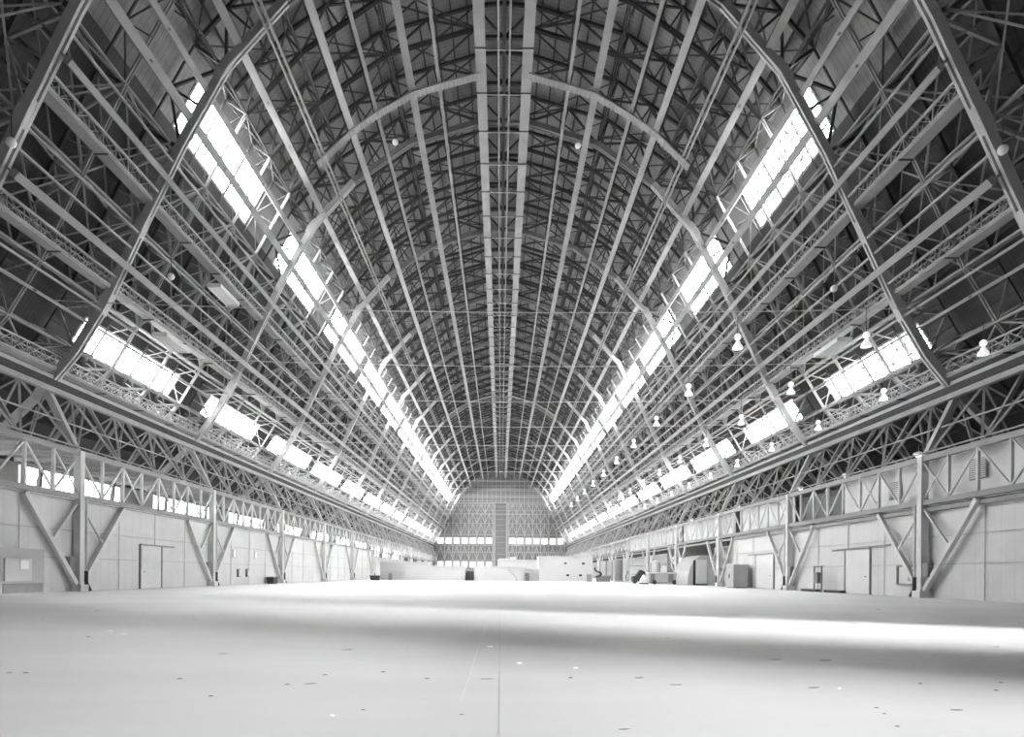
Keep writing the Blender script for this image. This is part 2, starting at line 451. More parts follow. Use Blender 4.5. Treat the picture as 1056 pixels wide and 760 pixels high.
for s in (-1, 1):
    side = 'left' if s < 0 else 'right'
    catwalk(s, 2.3, 52.0, 1.05, False, 'Widest pale catwalk strip running along the roof just %s of the ridge' % side, 10)
    for R, w, txt in ((1.04, 0.85, 'Lattice-railed catwalk on the %s below the upper windows, topmost of three'),
                      (0.715, 0.75, 'Lattice-railed catwalk on the %s just above the lower windows, middle of three'),
                      (0.445, 0.9, 'Lattice-railed catwalk on the %s just below the lower windows, lowest of three')):
        x, z = under(R, -0.35); catwalk(s, x, z, w, True, txt % side, 20 if R < 0.9 else Y0)
    # heavy double girder at the foot of the vault
    t = thing('foot_girder', 'Dark-gapped double girder along the foot of the vault on the %s' % side, 'girder', (s * 34.75, 0, 0))
    MB().bar((0, 20, 15.6), (0, Y1, 15.6), 0.4, 0.42).build('lower_beam', M_BEAM, t)
    MB().bar((0, 20, 16.12), (0, Y1, 16.12), 0.4, 0.5).build('gap_shade', M_PURLIN, t); MB().bar((0, 20, 16.55), (0, Y1, 16.55), 0.3, 0.3).build('upper_beam', M_RAIL, t)  # middle dark bar is painted shade filling the girder gap

for R, n, s, lab in ((0.69, 2.5, 1, 'small pale slab platform hung above the lower windows on the right'), (0.69, 2.5, -1, 'small pale slab platform hung above the lower windows on the left'),
                     (0.99, 2.68, -1, 'small pale slab platform hung near the middle of the left slope')):
    x, z = under(R, 1.2)
    t = thing('service_platform', lab, 'platform', (s * x, n * S, z))
    MB().box((-0.6, -2.2, 0), (0.6, 2.2, 0.12)).build('deck', M_PANEL, t)
    k = MB()
    for xx in (-0.6, 0.6): k.box((xx - 0.05, -2.25, -0.1), (xx + 0.05, 2.25, 0.28))
    for yy in (-2.2, 2.2): k.box((-0.6, yy - 0.05, -0.1), (0.6, yy + 0.05, 0.28))
    k.build('rim', M_POST, t)
    for yy in (-2.0, 2.0): MB().bar((s * 0.5, yy, 0.1), (s * 1.2, yy, 2.2), 0.08).build('hanger', M_RAIL, t)

# ridge ties between the two ridge catwalks
for i, n in enumerate(ALLT):
    if n < 2: continue
    o = MB().bar((-1.8, n * S + 0.4, 52.0), (1.8, n * S + 0.4, 52.0), 0.07).build('ridge_tie', M_WIRE)
    tag(o, 'thin tie rod bridging the gap between the two ridge catwalks', 'tie rod', 'tie rods between the ridge catwalks')

# stair catwalks that climb over the arch
def arch_stair(n, Rs, width, txt):
    t = thing('arch_stairway', txt, 'stairway', (0, n * S, 0), 'cross stairways over the vault')
    for s in (-1, 1):
        m = MB(); st = MB()
        pts = [under(r, 0.9) for r in Rs]
        for a, b in zip(pts, pts[1:]):
            p = Vector((s * a[0], 0, a[1])); q = Vector((s * b[0], 0, b[1]))
            m.bar(p, q, 0.12, width, (0, 1, 0))
            k = max(2, int((q - p).length / 0.45)); d = (q - p).normalized(); nn = Vector((d.z, 0, -d.x)); nn = nn if nn.z < 0 else -nn
            for i in range(k):
                c = p + (q - p) * (i + 0.5) / k + nn * 0.1
                st.bar(c + Vector((0, -width / 2, 0)), c + Vector((0, width / 2, 0)), 0.07, 0.1)
        f = m.build('flight', M_WALK, t); st.build('treads', M_RAIL, f)
arch_stair(2.81, (2.2, 2.92, 3.63, 5.26, 7.58, 22), 0.95, 'Ribbed pale stairway climbing across the top of the near vault')
arch_stair(7.85, (2.9, 3.63, 5.26, 7.58, 22), 0.95, 'Small distant pale stairway crossing the vault well down the hangar')

# cross wires carrying lamps
LN = [1.925 + 0.5 * j for j in range(14)]
for j, n in enumerate(LN):
    pts = [(x, n * S, 20.3 - 0.6 * (1 - (x / 31) ** 2)) for x in range(-31, 32, 6)]
    o = MB().tube(pts, 0.035, 5).build('cross_wire', M_WIRE)
    tag(o, 'thin horizontal wire strung across the hangar, %s from the camera' % nth(j + 1), 'wire', 'cross wires')

# pendant lamps
def lamp(loc, label):
    t = thing('pendant_lamp', label, 'lamp', loc, 'hanging lamps along the right side')
    MB().lathe([(0.10, 0.34), (0.14, 0.30), (0.2, 0.16), (0.30, 0.02), (0.36, -0.12), (0.36, -0.20), (0.30, -0.22), (0.05, -0.2)], (0, 0, 0), 16).build('lamp_shade', M_LAMP, t, True)
    MB().sphere((0, 0, 0.62), 0.24).build('ballast_globe', M_LAMP, t, True)
    MB().tube([(0, 0, 0.8), (0, 0, 2.5)], 0.025, 5).build('cord', M_DARK, t)
    return t
first = None
ROWS = [(16.3, 17.5, 'inner row'), (25.2, 17.7, 'middle row'), (33.3, 17.2, 'outer row by the lower windows')]
for x, z, rt in ROWS:
    for j, n in enumerate(LN[:10]):
        lab = 'white globe-topped pendant lamp, %s from the camera, right %s' % (nth(j + 1), rt)
        loc = (x, n * S, z)
        if first is None: first = lamp(loc, lab)
        else: dup(first, loc, lab)
BRACK = None
for j, n in enumerate((2.24, 2.71, 3.12, 3.94, 4.9)):
    lab = 'lit dish lamp above the right-hand gallery truss, %s from the camera' % nth(j + 1)
    if BRACK is None:
        BRACK = t = thing('dish_lamp', lab, 'lamp', (33.6, n * S, 11.5), 'dish lamps over the right gallery')
        MB().lathe([(0.42, 0.0), (0.40, 0.05), (0.25, 0.16), (0.08, 0.2)], (0, 0, 0), 16).build('dish', M_LIGHT, t, True)
        MB().sphere((0, 0, -0.05), 0.26).build('bulb', M_BULB, t, True)
        MB().tube([(0, 0, 0.2), (0.0, 0, 0.7), (1.6, 0, 1.2)], 0.04, 6).build('bracket', M_MID, t)
    else: dup(BRACK, (33.6, n * S, 11.5), lab)
GL = None
for (x, n, z, lab) in ((-27.6, 1.56, 25.6, 'small round globe lamp by the nearest rib on the left'), (28.0, 1.56, 25.6, 'small round globe lamp by the nearest rib on the right'),
                       (-27.4, 2.30, 26.0, 'small round globe lamp beyond the second big rib on the left'), (27.4, 2.30, 25.4, 'small round globe lamp beyond the second big rib on the right'),
                       (-10.2, 2.62, 42.2, 'tiny round lamp high under the vault, left of the ridge'), (7.0, 2.62, 42.0, 'tiny round lamp high under the vault, right of the ridge')):
    if GL is None:
        GL = t = thing('globe_lamp', lab, 'lamp', (x, n * S, z))
        MB().sphere((0, 0, 0), 0.28).build('globe', M_LIGHT, t, True)
        MB().tube([(0, 0, 0.25), (0, 0, 1.8)], 0.03, 5).build('stem', M_DARK, t)
    else: dup(GL, (x, n * S, z), lab)

# ------------------------------------------------------------------ floor
m = M_FLOOR
fl = MB().box((-46, -30, -0.3), (46, YEND + 2, 0)).build('floor', m); struct(fl)

M_JOINT = mat('floor_joint', 0.72, 0.8); M_MARK = mat('floor_mark', 0.95, 0.8)
struct(MB().box((-0.005, 5, 0.0), (0.005, 60, 0.0008)).build('trim_5', M_JOINT))
struct(MB().prism([(-0.495, 8.5, 0), (-0.47, 8.5, 0), (-0.44, 21, 0), (-0.47, 21, 0)], (0, 0, 0.0008)).build('trim_6', M_MARK))
# ------------------------------------------------------------------ side walls
WTOP = 7.15
struct(MB().box((-33.3, -30, 0), (-33.1, 7.2 * S, WTOP)).build('wall_left', M_WALL))
wr = MB()
for a, b in ((-30, -19), (-4.0, 2.5), (12.5, 3.98 * S)): wr.box((33.3, a, 0), (33.5, b, WTOP))
struct(wr.build('wall_right', M_WALL))
# girts across the panels
for s, nm, yb in ((-1, 'trim_1', 7.2 * S), (1, 'trim_2', 3.98 * S)):
    g = MB(); x = s * (33.04 if s < 0 else 33.24)
    gg = MB()
    for z in (2.6, 4.7): gg.bar((x, 20, z), (x, yb, z), 0.06, 0.07)
    y = 24.4 * 1.16
    while y < yb:
        g.bar((x, y, 0), (x, y, WTOP), 0.05); y += S / 4
    g.box((x - s * 0.25, 20, WTOP - 0.1), (x + s * 0.2, yb, WTOP + 0.12))
    tr = struct(g.build(nm, M_POST)); gg.build('girts', M_HUT, tr)
# outer walls of the side galleries
for s, nm in ((-1, 'wall_left_outer'), (1, 'wall_right_outer')):
    w = MB()
    if s < 0: w.box((-44.9, -30, 0), (-44.7, YEND, 7.4))
    else:
        for a, b in ((-30, -26), (-10.5, -2.8), (7.0, YEND)): w.box((44.7, a, 0), (44.9, b, 7.4))
    struct(w.build(nm, M_WALL))
# gallery windows, left
wl_ = []
for k in range(1, 12):
    a, b = (k + 0.58) * S, (k + 1.25) * S
    wn += 1; f = MB()
    n = 8
    for i in range(n + 1): f.bar((-44.5, a + (b - a) * i / n, 7.6), (-44.5, a + (b - a) * i / n, 11.4), 0.12)
    for z in (7.6, 9.5, 11.4): f.bar((-44.5, a, z), (-44.5, b, z), 0.12)
    fo = struct(f.build('window_%d' % wn, M_FRAME))
    wl_.append((a, b))
    MB().box((-44.7, a, 7.6), (-44.65, b, 11.4)).build('pane', M_PANE_A, fo)
w = MB(); e = -30
for a, b in wl_ + [(YEND, YEND)]:
    w.box((-44.9, e, 7.4), (-44.7, a, 11.6)); e = b
struct(w.build('wall_left_upper', M_MID))
# platform over the gallery: joists and planks
for s in (-1, 1):
    side = 'left' if s < 0 else 'right'
    t = thing('gallery_platform', 'plank platform on joists over the %s side gallery' % side, 'platform', (s * 33.4, 0, 11.0))
    p = MB()
    for i in range(9): p.box((s * (0.2 + 0.86 * i), 25, 0.16), (s * (0.8 + 0.86 * i), YEND - 1, 0.24))
    p.build('planking', M_BEAM, t)
    j0 = None
    for i in range(64):
        y = 30 + i * S / 8
        if j0 is None: j0 = MB().bar((0, 0, 0), (s * 7.8, 0, 0), 0.14, 0.3).build('joist', M_BEAM, t); j0.location = (0, y, 0)
        else: c = j0.copy(); COL.objects.link(c); c.location = (0, y, 0)

# gallery trusses (railing height truss on top of the side walls)
for s in (-1, 1):
    side = 'left' if s < 0 else 'right'
    x = s * 32.75
    t = thing('gallery_truss', 'long pale gallery truss above the %s side wall, between wall top and vault' % side, 'truss', (x, 0, 0))
    MB().bar((0, 12, 10.75), (0, YEND - 1, 10.75), 0.35, 0.42).bar((0, 12, 11.2), (0, YEND - 1, 11.2), 0.12, 0.1).build('top_chord', M_BEAM, t)
    b = MB(); b.bar((0, 12, 7.35), (0, YEND - 1, 7.35), 0.35, 0.4)
    if s > 0: b.bar((0.3, 12, 6.8), (0.3, YEND - 1, 6.8), 0.4, 0.3)
    b.build('bottom_chord', M_BEAM if s < 0 else M_MID, t)
    v0 = None; d = MB(); y = 1.16 * S; i = 0
    while y < YEND - 4:
        if v0 is None: v0 = MB().bar((0, 0, 7.4), (0, 0, 10.7), 0.2).build('upright', M_POST, t); v0.location = (0, y, 0)
        elif i < 98: c = v0.copy(); COL.objects.link(c); c.location = (0, y, 0)
        a, c = ((7.5, 10.6) if i % 2 else (10.6, 7.5))
        d.bar((0, y, a), (0, y + S / 8, c), 0.13)
        if i % 3 == 1: d.bar((0, y, c), (0, y + S / 8, a), 0.1)
        y += S / 8; i += 1
    d.build('diagonals', M_POST, t)
    GT = t
# zigzag struts between the gallery truss and the foot of the vault
for s in (-1, 1):
    side = 'left' if s < 0 else 'right'
    m1 = MB(); y = 1.16 * S; i = 0
    while y < YEND - 6:
        h = S / 8
        m1.bar((s * 33.0, y, 10.9), (s * 35.3, y + h, 15.7), 0.16); m1.bar((s * 35.3, y + h, 15.7), (s * 33.0, y + 2 * h, 10.9), 0.16)
        m1.bar((s * 40.4, y, 10.9), (s * 35.3, y + h, 15.7), 0.12); m1.bar((s * 35.3, y + h, 15.7), (s * 40.4, y + 2 * h, 10.9), 0.12)
        m1.bar((s * 36.9, y, 11.1), (s * 38.2, y + h, 15.0), 0.1); m1.bar((s * 34.0, y, 13.2), (s * 34.0, y + 2 * h, 13.2), 0.1)
        y += 2 * h
    tag(m1.build('zigzag_struts', M_RAIL), 'zigzag of struts between the gallery truss and the foot of the vault, %s side' % side, 'struts')

# posts with their V braces
def make_bent(s, label, y, grp):
    t = thing('braced_post', label, 'post', (s * 32.75, y, 0), grp)
    MB().box((-0.28, -0.28, 0.5), (0.28, 0.28, 10.9)).build('post', M_POST, t)
    MB().prism([(-0.5, -0.5, 0), (0.5, -0.5, 0), (0.5, 0.5, 0), (-0.5, 0.5, 0)], (0, 0, 0.55)).build('footing', M_PANEL, t)
    for d in (-1, 1):
        b = MB().bar((0, d * 0.35, 0.6), (0, d * S / 4, 7.0), 0.34, 0.34).build('brace', M_POST, t)
        MB().bar((0, d * (0.35 + (S / 4 - 0.35) * 0.5), 3.8), (0, d * 0.3, 6.8), 0.18).build('sub_brace', M_POST, b)
    dp = MB().tube([(-s * 0.3, 0.5, 1.5), (-s * 0.3, 0.5, 7.2)], 0.1, 8).build('drain_pipe', M_PANEL, t); MB().tube([(-s * 0.45, 0.75, 0.05), (-s * 0.3, 0.5, 0.7), (-s * 0.3, 0.5, 1.6)], 0.15, 8).build('pipe_boot', M_DARK, dp)
    MB().box((-0.34, -1.2, 1.6), (0.1, -0.5, 2.7)).build('switch_box', M_MID, t)
    return t
BT = {}
for s in (-1, 1):
    side = 'left' if s < 0 else 'right'
    for k, n in enumerate([1.16] + RIBS[2:]):
        lab = 'pale timber post with V braces along the %s wall, %s from the camera' % (side, nth(k + 1))
        if s not in BT: BT[s] = make_bent(s, lab, n * S, 'braced posts on the %s' % side)
        else: dup(BT[s], (s * 32.75, n * S, 0), lab)

# ------------------------------------------------------------------ pixel helper: a point on the vertical plane Y = n*S
def px(x, n): return (x - 516) * n * S / 700.0
# upper panels of the right gallery
PN = [(1.2, 2.72), (3.17, 3.9), (3.98, 5.1), (5.2, 7.2)]
for i, (a, b) in enumerate(PN):
    MB().box((0.8, a * S, 7.3), (0.88, b * S, 10.7)).build('boarding', M_PANEL, GT)
for i, (n, z) in enumerate(((2.36, 8.9), (1.95, 9.2))):
    t = thing('louvre_grille', 'grey louvred grille on the right gallery boarding, %s post' % ('beyond the near' if i == 0 else 'in front of the near'), 'grille', (33.5, n * S, z))
    MB().box((-0.1, -0.85, -0.7), (0, 0.85, 0.75)).build('frame', M_MID, t)
    sl = MB()
    for k in range(9): sl.box((-0.14, -0.75, -0.6 + k * 0.15), (-0.1, 0.75, -0.53 + k * 0.15))
    sl.build('slats', M_POST, t)
# dark sheet standing in for the shade inside the open right bay
struct(MB().box((34.0, 2.74 * S, 7.2), (34.1, 3.15 * S, 10.4)).build('right_recess_shade', M_PIER))

# ------------------------------------------------------------------ things on the left wall
def wall_door(s, n0, n1, h, label, panel=True):
    x = s * 33.1 if s < 0 else s * 33.3; a, b = n0 * S, n1 * S; i = -s
    t = thing('sliding_door', label, 'door', (x, (a + b) / 2, 0)); w = (b - a) / 2
    MB().box((0, -w, 0.05), (i * 0.1, w, h)).build('leaf', M_PANEL, t)
    f = MB()
    for y in (-w, w): f.box((0, y - 0.07, 0), (i * 0.16, y + 0.07, h + 0.1))
    f.box((0, -w, h), (i * 0.18, w + 2.5, h + 0.14)); f.build('frame', M_MID, t)
    if panel: MB().box((i * 0.1, -w * 0.9, h * 0.45), (i * 0.14, w * 0.8, h * 0.93)).build('notice_panel', M_POST, t)
    MB().box((i * 0.1, -w * 0.72, h * 0.38), (i * 0.16, -w * 0.64, h * 0.40)).build('handle', M_DARK, t)
    return t
wall_door(-1, 2.55, 2.71, 4.0, 'pale door with a square panel in the left wall between the second and third posts')
t = thing('switchgear_cabinet', 'grey metal cabinet against the left wall at the picture edge', 'cabinet', (-32.4, 1.87 * S, 0))
MB().box((-0.5, -2.2, 0), (0.4, 2.0, 3.1)).build('body', M_HUT, t); MB().box((0.4, -1.9, 0.9), (0.5, 0.6, 2.4)).build('door', M_PANEL, t)
MB().box((0.5, -0.6, 1.7), (0.58, 0.2, 2.3)).build('gauge_panel', M_LIGHT, t); MB().box((0.4, -2.0, 0.1), (0.46, 1.8, 0.75)).build('lower_door', M_MID, t)
for i, (n, z) in enumerate(((3.45, 3.9), (3.75, 3.9))):
    t = thing('painted_pane', 'small white-painted square pane on the left wall, %s of two past the third post' % ('nearer' if i == 0 else 'farther'), 'pane', (-33.05, n * S, z))
    MB().box((0, -0.45, -0.45), (0.08, 0.45, 0.45)).build('sheet', M_LIGHT, t)  # plain white paint stands in for light in the pane
    fr = MB()
    for a in (-1, 1): fr.box((0, a * 0.45 - 0.04, -0.5), (0.1, a * 0.45 + 0.04, 0.5)); fr.box((0, -0.5, a * 0.45 - 0.04), (0.1, 0.5, a * 0.45 + 0.04))
    fr.build('frame', M_PANEL, t)
for i, n in enumerate((3.5, 3.62)):
    t = thing('fuse_box', 'small grey fuse box low on the left wall, %s of two' % ('nearer' if i == 0 else 'farther'), 'fuse box', (-33.05, n * S, 1.5))
    MB().box((0, -0.3, -0.5), (0.25, 0.3, 0.5)).build('case', M_MID, t); MB().box((0.25, -0.22, -0.4), (0.28, 0.22, 0.4)).build('cover', M_PANEL, t)
t = thing('waste_bin', 'dark low bin on the floor against the left wall past the fourth post', 'bin', (-32.2, 3.93 * S, 0))
MB().prism([(-0.4, -0.9, 0), (0.4, -0.9, 0), (0.5, -1.0, 0.9), (-0.5, -1.0, 0.9)], (0, 1.9, 0)).build('tub', M_DARK, t); MB().box((-0.55, -1.1, 0.9), (0.55, 1.0, 1.0)).build('lid', M_MID, t)
t = thing('waste_skip', 'dark skip beside the low white cabin where the left wall ends', 'skip', (-27.9, 6.2 * S, 0))
MB().prism([(-0.9, -0.6, 0), (0.9, -0.6, 0), (1.1, -0.6, 1.0), (-1.1, -0.6, 1.0)], (0, 1.4, 0)).build('tub', M_DARK, t); MB().box((-1.2, -0.7, 1.0), (1.2, 0.9, 1.12)).build('rim', M_MID, t)

# ------------------------------------------------------------------ things on the right wall
t = thing('vent_hatch', 'framed vent box low on the right wall, just past the nearest post', 'vent', (33.2, 2.24 * S, 1.75))
MB().box((-0.3, -1.5, -0.75), (0.1, 1.5, 0.75)).build('casing', M_PANEL, t); MB().box((-0.34, -0.9, -0.45), (-0.3, 0.1, 0.45)).build('louvre', M_MID, t)
fr = MB()
for a in (-1, 1): fr.box((-0.42, a * 1.5 - 0.08, -0.8), (-0.3, a * 1.5 + 0.08, 0.8)); fr.box((-0.42, -1.5, a * 0.75 - 0.08), (-0.3, 1.5, a * 0.75 + 0.08))
fr.build('frame', M_MID, t)
wall_door(1, 2.50, 2.68, 4.1, 'wide pale sliding door in the right wall under a sloping rail', False)
o = MB().bar((33.1, 2.36 * S, 4.35), (33.1, 2.75 * S, 4.2), 0.12, 0.12).build('door_rail', M_MID); tag(o, 'thin sloping rail above the wide sliding door on the right wall', 'rail')
wall_door(1, 3.38, 3.62, 4.3, 'large pale sliding door in the right wall between cabinet and dark doorway', False)
t = thing('dark_doorway', 'narrow dark doorway in the right wall just past the second post', 'doorway', (33.3, 3.22 * S, 0))
MB().box((-0.1, -0.6, 0), (0.02, 0.6, 2.9)).build('doorway_shade', M_DARK, t)  # dark slab painted as the shade within the doorway
f = MB()
for a in (-1, 1): f.box((-0.14, a * 0.66 - 0.06, 0), (0, a * 0.66 + 0.06, 3.0))
f.box((-0.14, -0.72, 2.9), (0, 0.72, 3.02)); f.build('frame', M_PANEL, t)
t = thing('valve_stand', 'pipe stand with valves in front of the right wall beside the second post', 'valve stand', (32.3, 2.83 * S, 0))
MB().tube([(0, -0.8, 0), (0, -0.8, 2.6), (0, 0.8, 2.6), (0, 0.8, 0)], 0.09).build('pipework', M_MID, t)
MB().box((-0.25, -0.35, 0.9), (0.25, 0.35, 2.0)).build('valve_box', M_MID, t); MB().tube([(-0.1, -1.6, 2.7), (-0.1, 1.6, 2.7)], 0.06).build('cross_pipe', M_POST, t)
for i, n in enumerate((2.74, 2.95)):
    t = thing('floor_duct', 'dark low duct at the foot of the right wall, %s the valve stand' % ('before' if i == 0 else 'beyond'), 'duct', (32.9, n * S, 0))
    MB().box((-0.3, -1.6, 0), (0.3, 1.6, 0.22)).build('casing', M_DARK, t); MB().box((-0.35, -1.65, 0.22), (0.35, 1.65, 0.27)).build('lid', M_MID, t)
t = thing('tool_cabinet', 'grey upright double cabinet against the right wall next to the open bay', 'cabinet', (31.6, 3.72 * S, 0))
MB().box((-0.9, -1.6, 0.1), (0.9, 1.6, 3.0)).build('body', M_HUT, t)
for a in (-1, 1):
    d = MB().box((-0.97, min(0.05 * a, 1.5 * a), 0.2), (-0.9, max(0.05 * a, 1.5 * a), 2.9)).build('door', M_HUT, t)
    MB().box((-1.03, a * 0.15 - 0.04, 1.3), (-0.97, a * 0.15 + 0.04, 1.8)).build('handle', M_DARK, d)
MB().box((-0.95, -1.65, 3.0), (0.95, 1.65, 3.1)).build('top', M_POST, t); MB().box((-0.8, -1.5, 0), (0.8, 1.5, 0.1)).build('plinth', M_DARK, t)
# quonset hut in the open bay
n = 4.55
t = thing('arched_hut', 'arched pale hut standing in the open bay on the right', 'hut', (px(728, n), n * S, 0))
arc = [(3.0 * math.cos(math.pi * i / 16), 5.0 * math.sin(math.pi * i / 16) ** 0.8) for i in range(17)]
MB().prism([(x, 0.15, z) for x, z in arc], (0, 9, 0)).build('shell', M_HUT, t)
MB().prism([(x * 0.97, 0, z * 0.97) for x, z in arc], (0, 0.15, 0)).build('end_wall', M_POST, t)
MB().box((-1.7, -0.12, 0.1), (0.1, 0, 4.2)).build('door', M_LIGHT, t); MB().box((-2.1, -0.1, 0), (-1.72, 0, 4.1)).build('dark_jamb', M_DARK, t)
MB().box((-1.9, -0.3, 0), (0.2, -0.05, 0.25)).build('sill', M_DARK, t)
for k in range(9): pass
# trailer / generator
n = 4.9
t = thing('generator_trailer', 'pale box trailer with dark doors parked in the open bay on the right', 'trailer', (px(684, n), n * S, 0))
MB().box((-2.8, -1.1, 0.35), (2.6, 1.1, 1.95)).build('body', M_CABIN, t); MB().box((-2.9, -1.2, 1.95), (2.7, 1.2, 2.1)).build('roof', M_LIGHT, t)
MB().box((-2.5, -1.14, 0.45), (-1.7, -1.1, 1.85)).build('door', M_MID, t); MB().box((0.6, -1.14, 0.45), (1.5, -1.1, 1.85)).build('door', M_MID, t)
for xx in (-1.8, 1.7):
    w = MB()
    b = [(xx + 0.4 * math.cos(2 * math.pi * i / 16), -1.15, 0.4 + 0.4 * math.sin(2 * math.pi * i / 16)) for i in range(16)]
    w.prism(b, (0, 0.25, 0)); w.build('wheel', M_DARK, t)
MB().box((-2.7, -1.0, 0.2), (2.5, 1.0, 0.35)).build('chassis', M_DARK, t)
t = thing('service_trolley', 'small white trolley in front of the dark clutter, left of the box trailer', 'trolley', (px(664, 4.9), 4.9 * S, 0))
MB().prism([(-0.8, -0.4, 0.2), (0.8, -0.4, 0.2), (0.6, -0.4, 1.3), (-0.1, -0.4, 1.7), (-0.6, -0.4, 0.9)], (0, 0.8, 0)).build('body', M_LIGHT, t); MB().box((-0.7, -0.45, 0), (0.7, 0.45, 0.2)).build('base', M_DARK, t)
t = thing('tractor', 'dark machine standing between the scaffold and the box trailer on the right', 'machine', (px(661, 5.1), 5.2 * S, 0))
MB().prism([(-1.2, -0.7, 0.4), (1.2, -0.7, 0.4), (1.2, -0.7, 2.2), (0.3, -0.7, 2.6), (-0.5, -0.7, 1.5), (-1.2, -0.7, 1.3)], (0, 1.4, 0)).build('body', M_DARK, t)
for xx in (-0.8, 0.8): MB().prism([(xx + 0.45 * math.cos(2 * math.pi * i / 14), -0.85, 0.45 + 0.45 * math.sin(2 * math.pi * i / 14)) for i in range(14)], (0, 0.25, 0)).build('wheel', M_DARK, t)
# bright far window of the right annex
wn += 1
fo = MB()
for xx in (34.2, 36.4, 38.7): fo.box((xx - 0.06, 5.55 * S - 0.05, 3.0), (xx + 0.06, 5.55 * S + 0.05, 5.2))
fo = struct(fo.build('window_%d' % wn, M_FRAME)); MB().box((34.2, 5.56 * S, 3.0), (38.7, 5.57 * S, 5.2)).build('pane', M_PANE_E, fo)
struct(MB().box((33.6, 5.6 * S, 0), (43, 5.61 * S, 10.8)).build('wall_right_cross', M_MID))
t = thing('round_tank', 'pale round tank standing behind the box trailer in the right bay', 'tank', (px(676, 5.2), 5.2 * S, 0))
MB().lathe([(0.9, 0), (0.9, 3.6), (0.75, 4.1), (0.1, 4.4)], (0, 0, 0), 16).build('shell', M_POST, t, True); MB().tube([(-0.9, -0.2, 0), (-0.9, -0.2, 3.9)], 0.08).build('pipe', M_MID, t)
# scaffold frame
t = thing('scaffold_tower', 'scaffold tower with crossed tubes at the far end of the right bay', 'scaffold', (px(657, 5.7), 5.7 * S, 0))
f = MB(); b = MB(); pl_ = MB()
for xx in (-1.4, 1.4):
    for yy in (-0.8, 0.8): f.tube([(xx, yy, 0), (xx, yy, 5.2)], 0.07)
for z in (1.7, 3.4, 5.1): pl_.box((-1.45, -0.85, z), (1.45, 0.85, z + 0.1))
for yy in (-0.8, 0.8):
    for z in (0, 1.7, 3.4): b.tube([(-1.4, yy, z), (1.4, yy, z + 1.7)], 0.05); b.tube([(1.4, yy, z), (-1.4, yy, z + 1.7)], 0.05)
f.build('frame', M_PANEL, t); b.build('bracing', M_PANEL, t); pl_.build('decks', M_MID, t)
# far right clutter beside the two-storey cabin
n = 6.6
t = thing('white_column', 'tall white round column right of the two-storey cabin', 'column', (px(638, n), n * S, 0))
MB().lathe([(0.95, 0), (0.95, 5.1), (1.05, 5.1), (1.05, 5.4)], (0, 0, 0), 18).build('shaft', M_CABIN, t, True); MB().box((-1.1, -1.1, 0), (1.1, 1.1, 0.3)).build('plinth', M_PANEL, t)
t = thing('panel_screen', 'tall pale panel screen between the black hose and the white column', 'screen', (px(626, n + .2), (n + .2) * S, 0))
MB().box((-1.7, 0, 1.8), (1.2, 0.15, 5.0)).build('sheet', M_PANEL, t)
f = MB()
for xx in (-1.7, -0.2, 1.2): f.box((xx - 0.1, -0.1, 0), (xx + 0.1, 0.05, 5.2))
f.build('uprights', M_MID, t)
t = thing('storage_crate', 'low grey crate at the foot of the panel screen', 'crate', (px(622, n - .2), (n - .2) * S, 0))
MB().box((-1.5, -0.6, 0), (1.5, 0.6, 1.3)).build('body', M_MID, t); MB().box((-1.6, -0.7, 1.3), (1.6, 0.7, 1.42)).build('lid', M_POST, t)
t = thing('black_hose', 'thick black S-bent hose beside the two-storey white cabin', 'hose', (px(616, 6.3), 6.3 * S, 0))
pts = [(-0.6, 0, 3.3), (-0.5, 0, 2.6), (0.1, 0, 2.3), (0.8, 0, 2.1), (0.9, 0, 1.6), (0.4, 0, 1.3), (-0.3, 0, 1.2)]
MB().tube(pts, 0.22, 10).build('tube', M_DARK, t, True); MB().box((-0.2, -0.2, 0), (0.9, 0.3, 1.1)).build('pump', M_MID, t)

# ------------------------------------------------------------------ white cabins far down the floor
def cabin(name, n, x0, x1, h, depth, label, windows=(), doors=(), lip=0.15):
    a, b = px(x0, n), px(x1, n); c = (a + b) / 2; w = (b - a) / 2
    t = thing(name, label, 'cabin', (c, n * S, 0))
    MB().box((-w, 0, 0), (w, depth, h)).build('body', M_CABIN, t)
    MB().box((-w - 0.15, -0.15, h), (w + 0.15, depth + 0.15, h + lip)).build('roof_edge', M_ROOFEDGE, t)
    for (x, z, ww, hh) in windows:
        x = px(x, n) - c; fr = MB().box((x - ww / 2 - 0.08, -0.06, z - hh / 2 - 0.08), (x + ww / 2 + 0.08, -0.01, z + hh / 2 + 0.08)).build('window', M_PANEL, t)
        MB().box((x - ww / 2, -0.1, z - hh / 2), (x + ww / 2, -0.06, z + hh / 2)).build('pane', M_WINDARK, fr)
    for (x, ww, hh, mm) in doors:
        x = px(x, n) - c; d = MB().box((x - ww / 2, -0.06, 0.02), (x + ww / 2, 0, hh)).build('door', mm, t)
        MB().box((x + ww * 0.3, -0.12, hh * 0.45), (x + ww * 0.38, -0.06, hh * 0.5)).build('handle', M_DARK, d)
    MB().box((-w, -0.04, 0), (w, 0, 0.15)).build('skirting', M_PANEL, t)
    return t
cabin('low_cabin', 6.6, 393, 418, 2.3, 5, 'low white cabin at the end of the left wall', (), ((402.5, 0.9, 1.6, M_MID),))
cabin('long_cabin', 6.3, 418, 479, 3.2, 8, 'long low white cabin left of the dark gap', (), ())
cabin('gap_store', 6.5, 479, 489, 2.6, 3, 'small recessed store with a dark door between the two long white cabins', (), ((484.5, 1.9, 2.2, M_PIER),))
cabin('office_cabin', 6.3, 489, 540, 3.2, 8, 'white cabin with a diagonal stair, centre of the far floor', (), ())
t = thing('stairs', 'small grey diagonal stair against the centre white cabin', 'stair', (px(528, 6.25), 6.22 * S, 0))
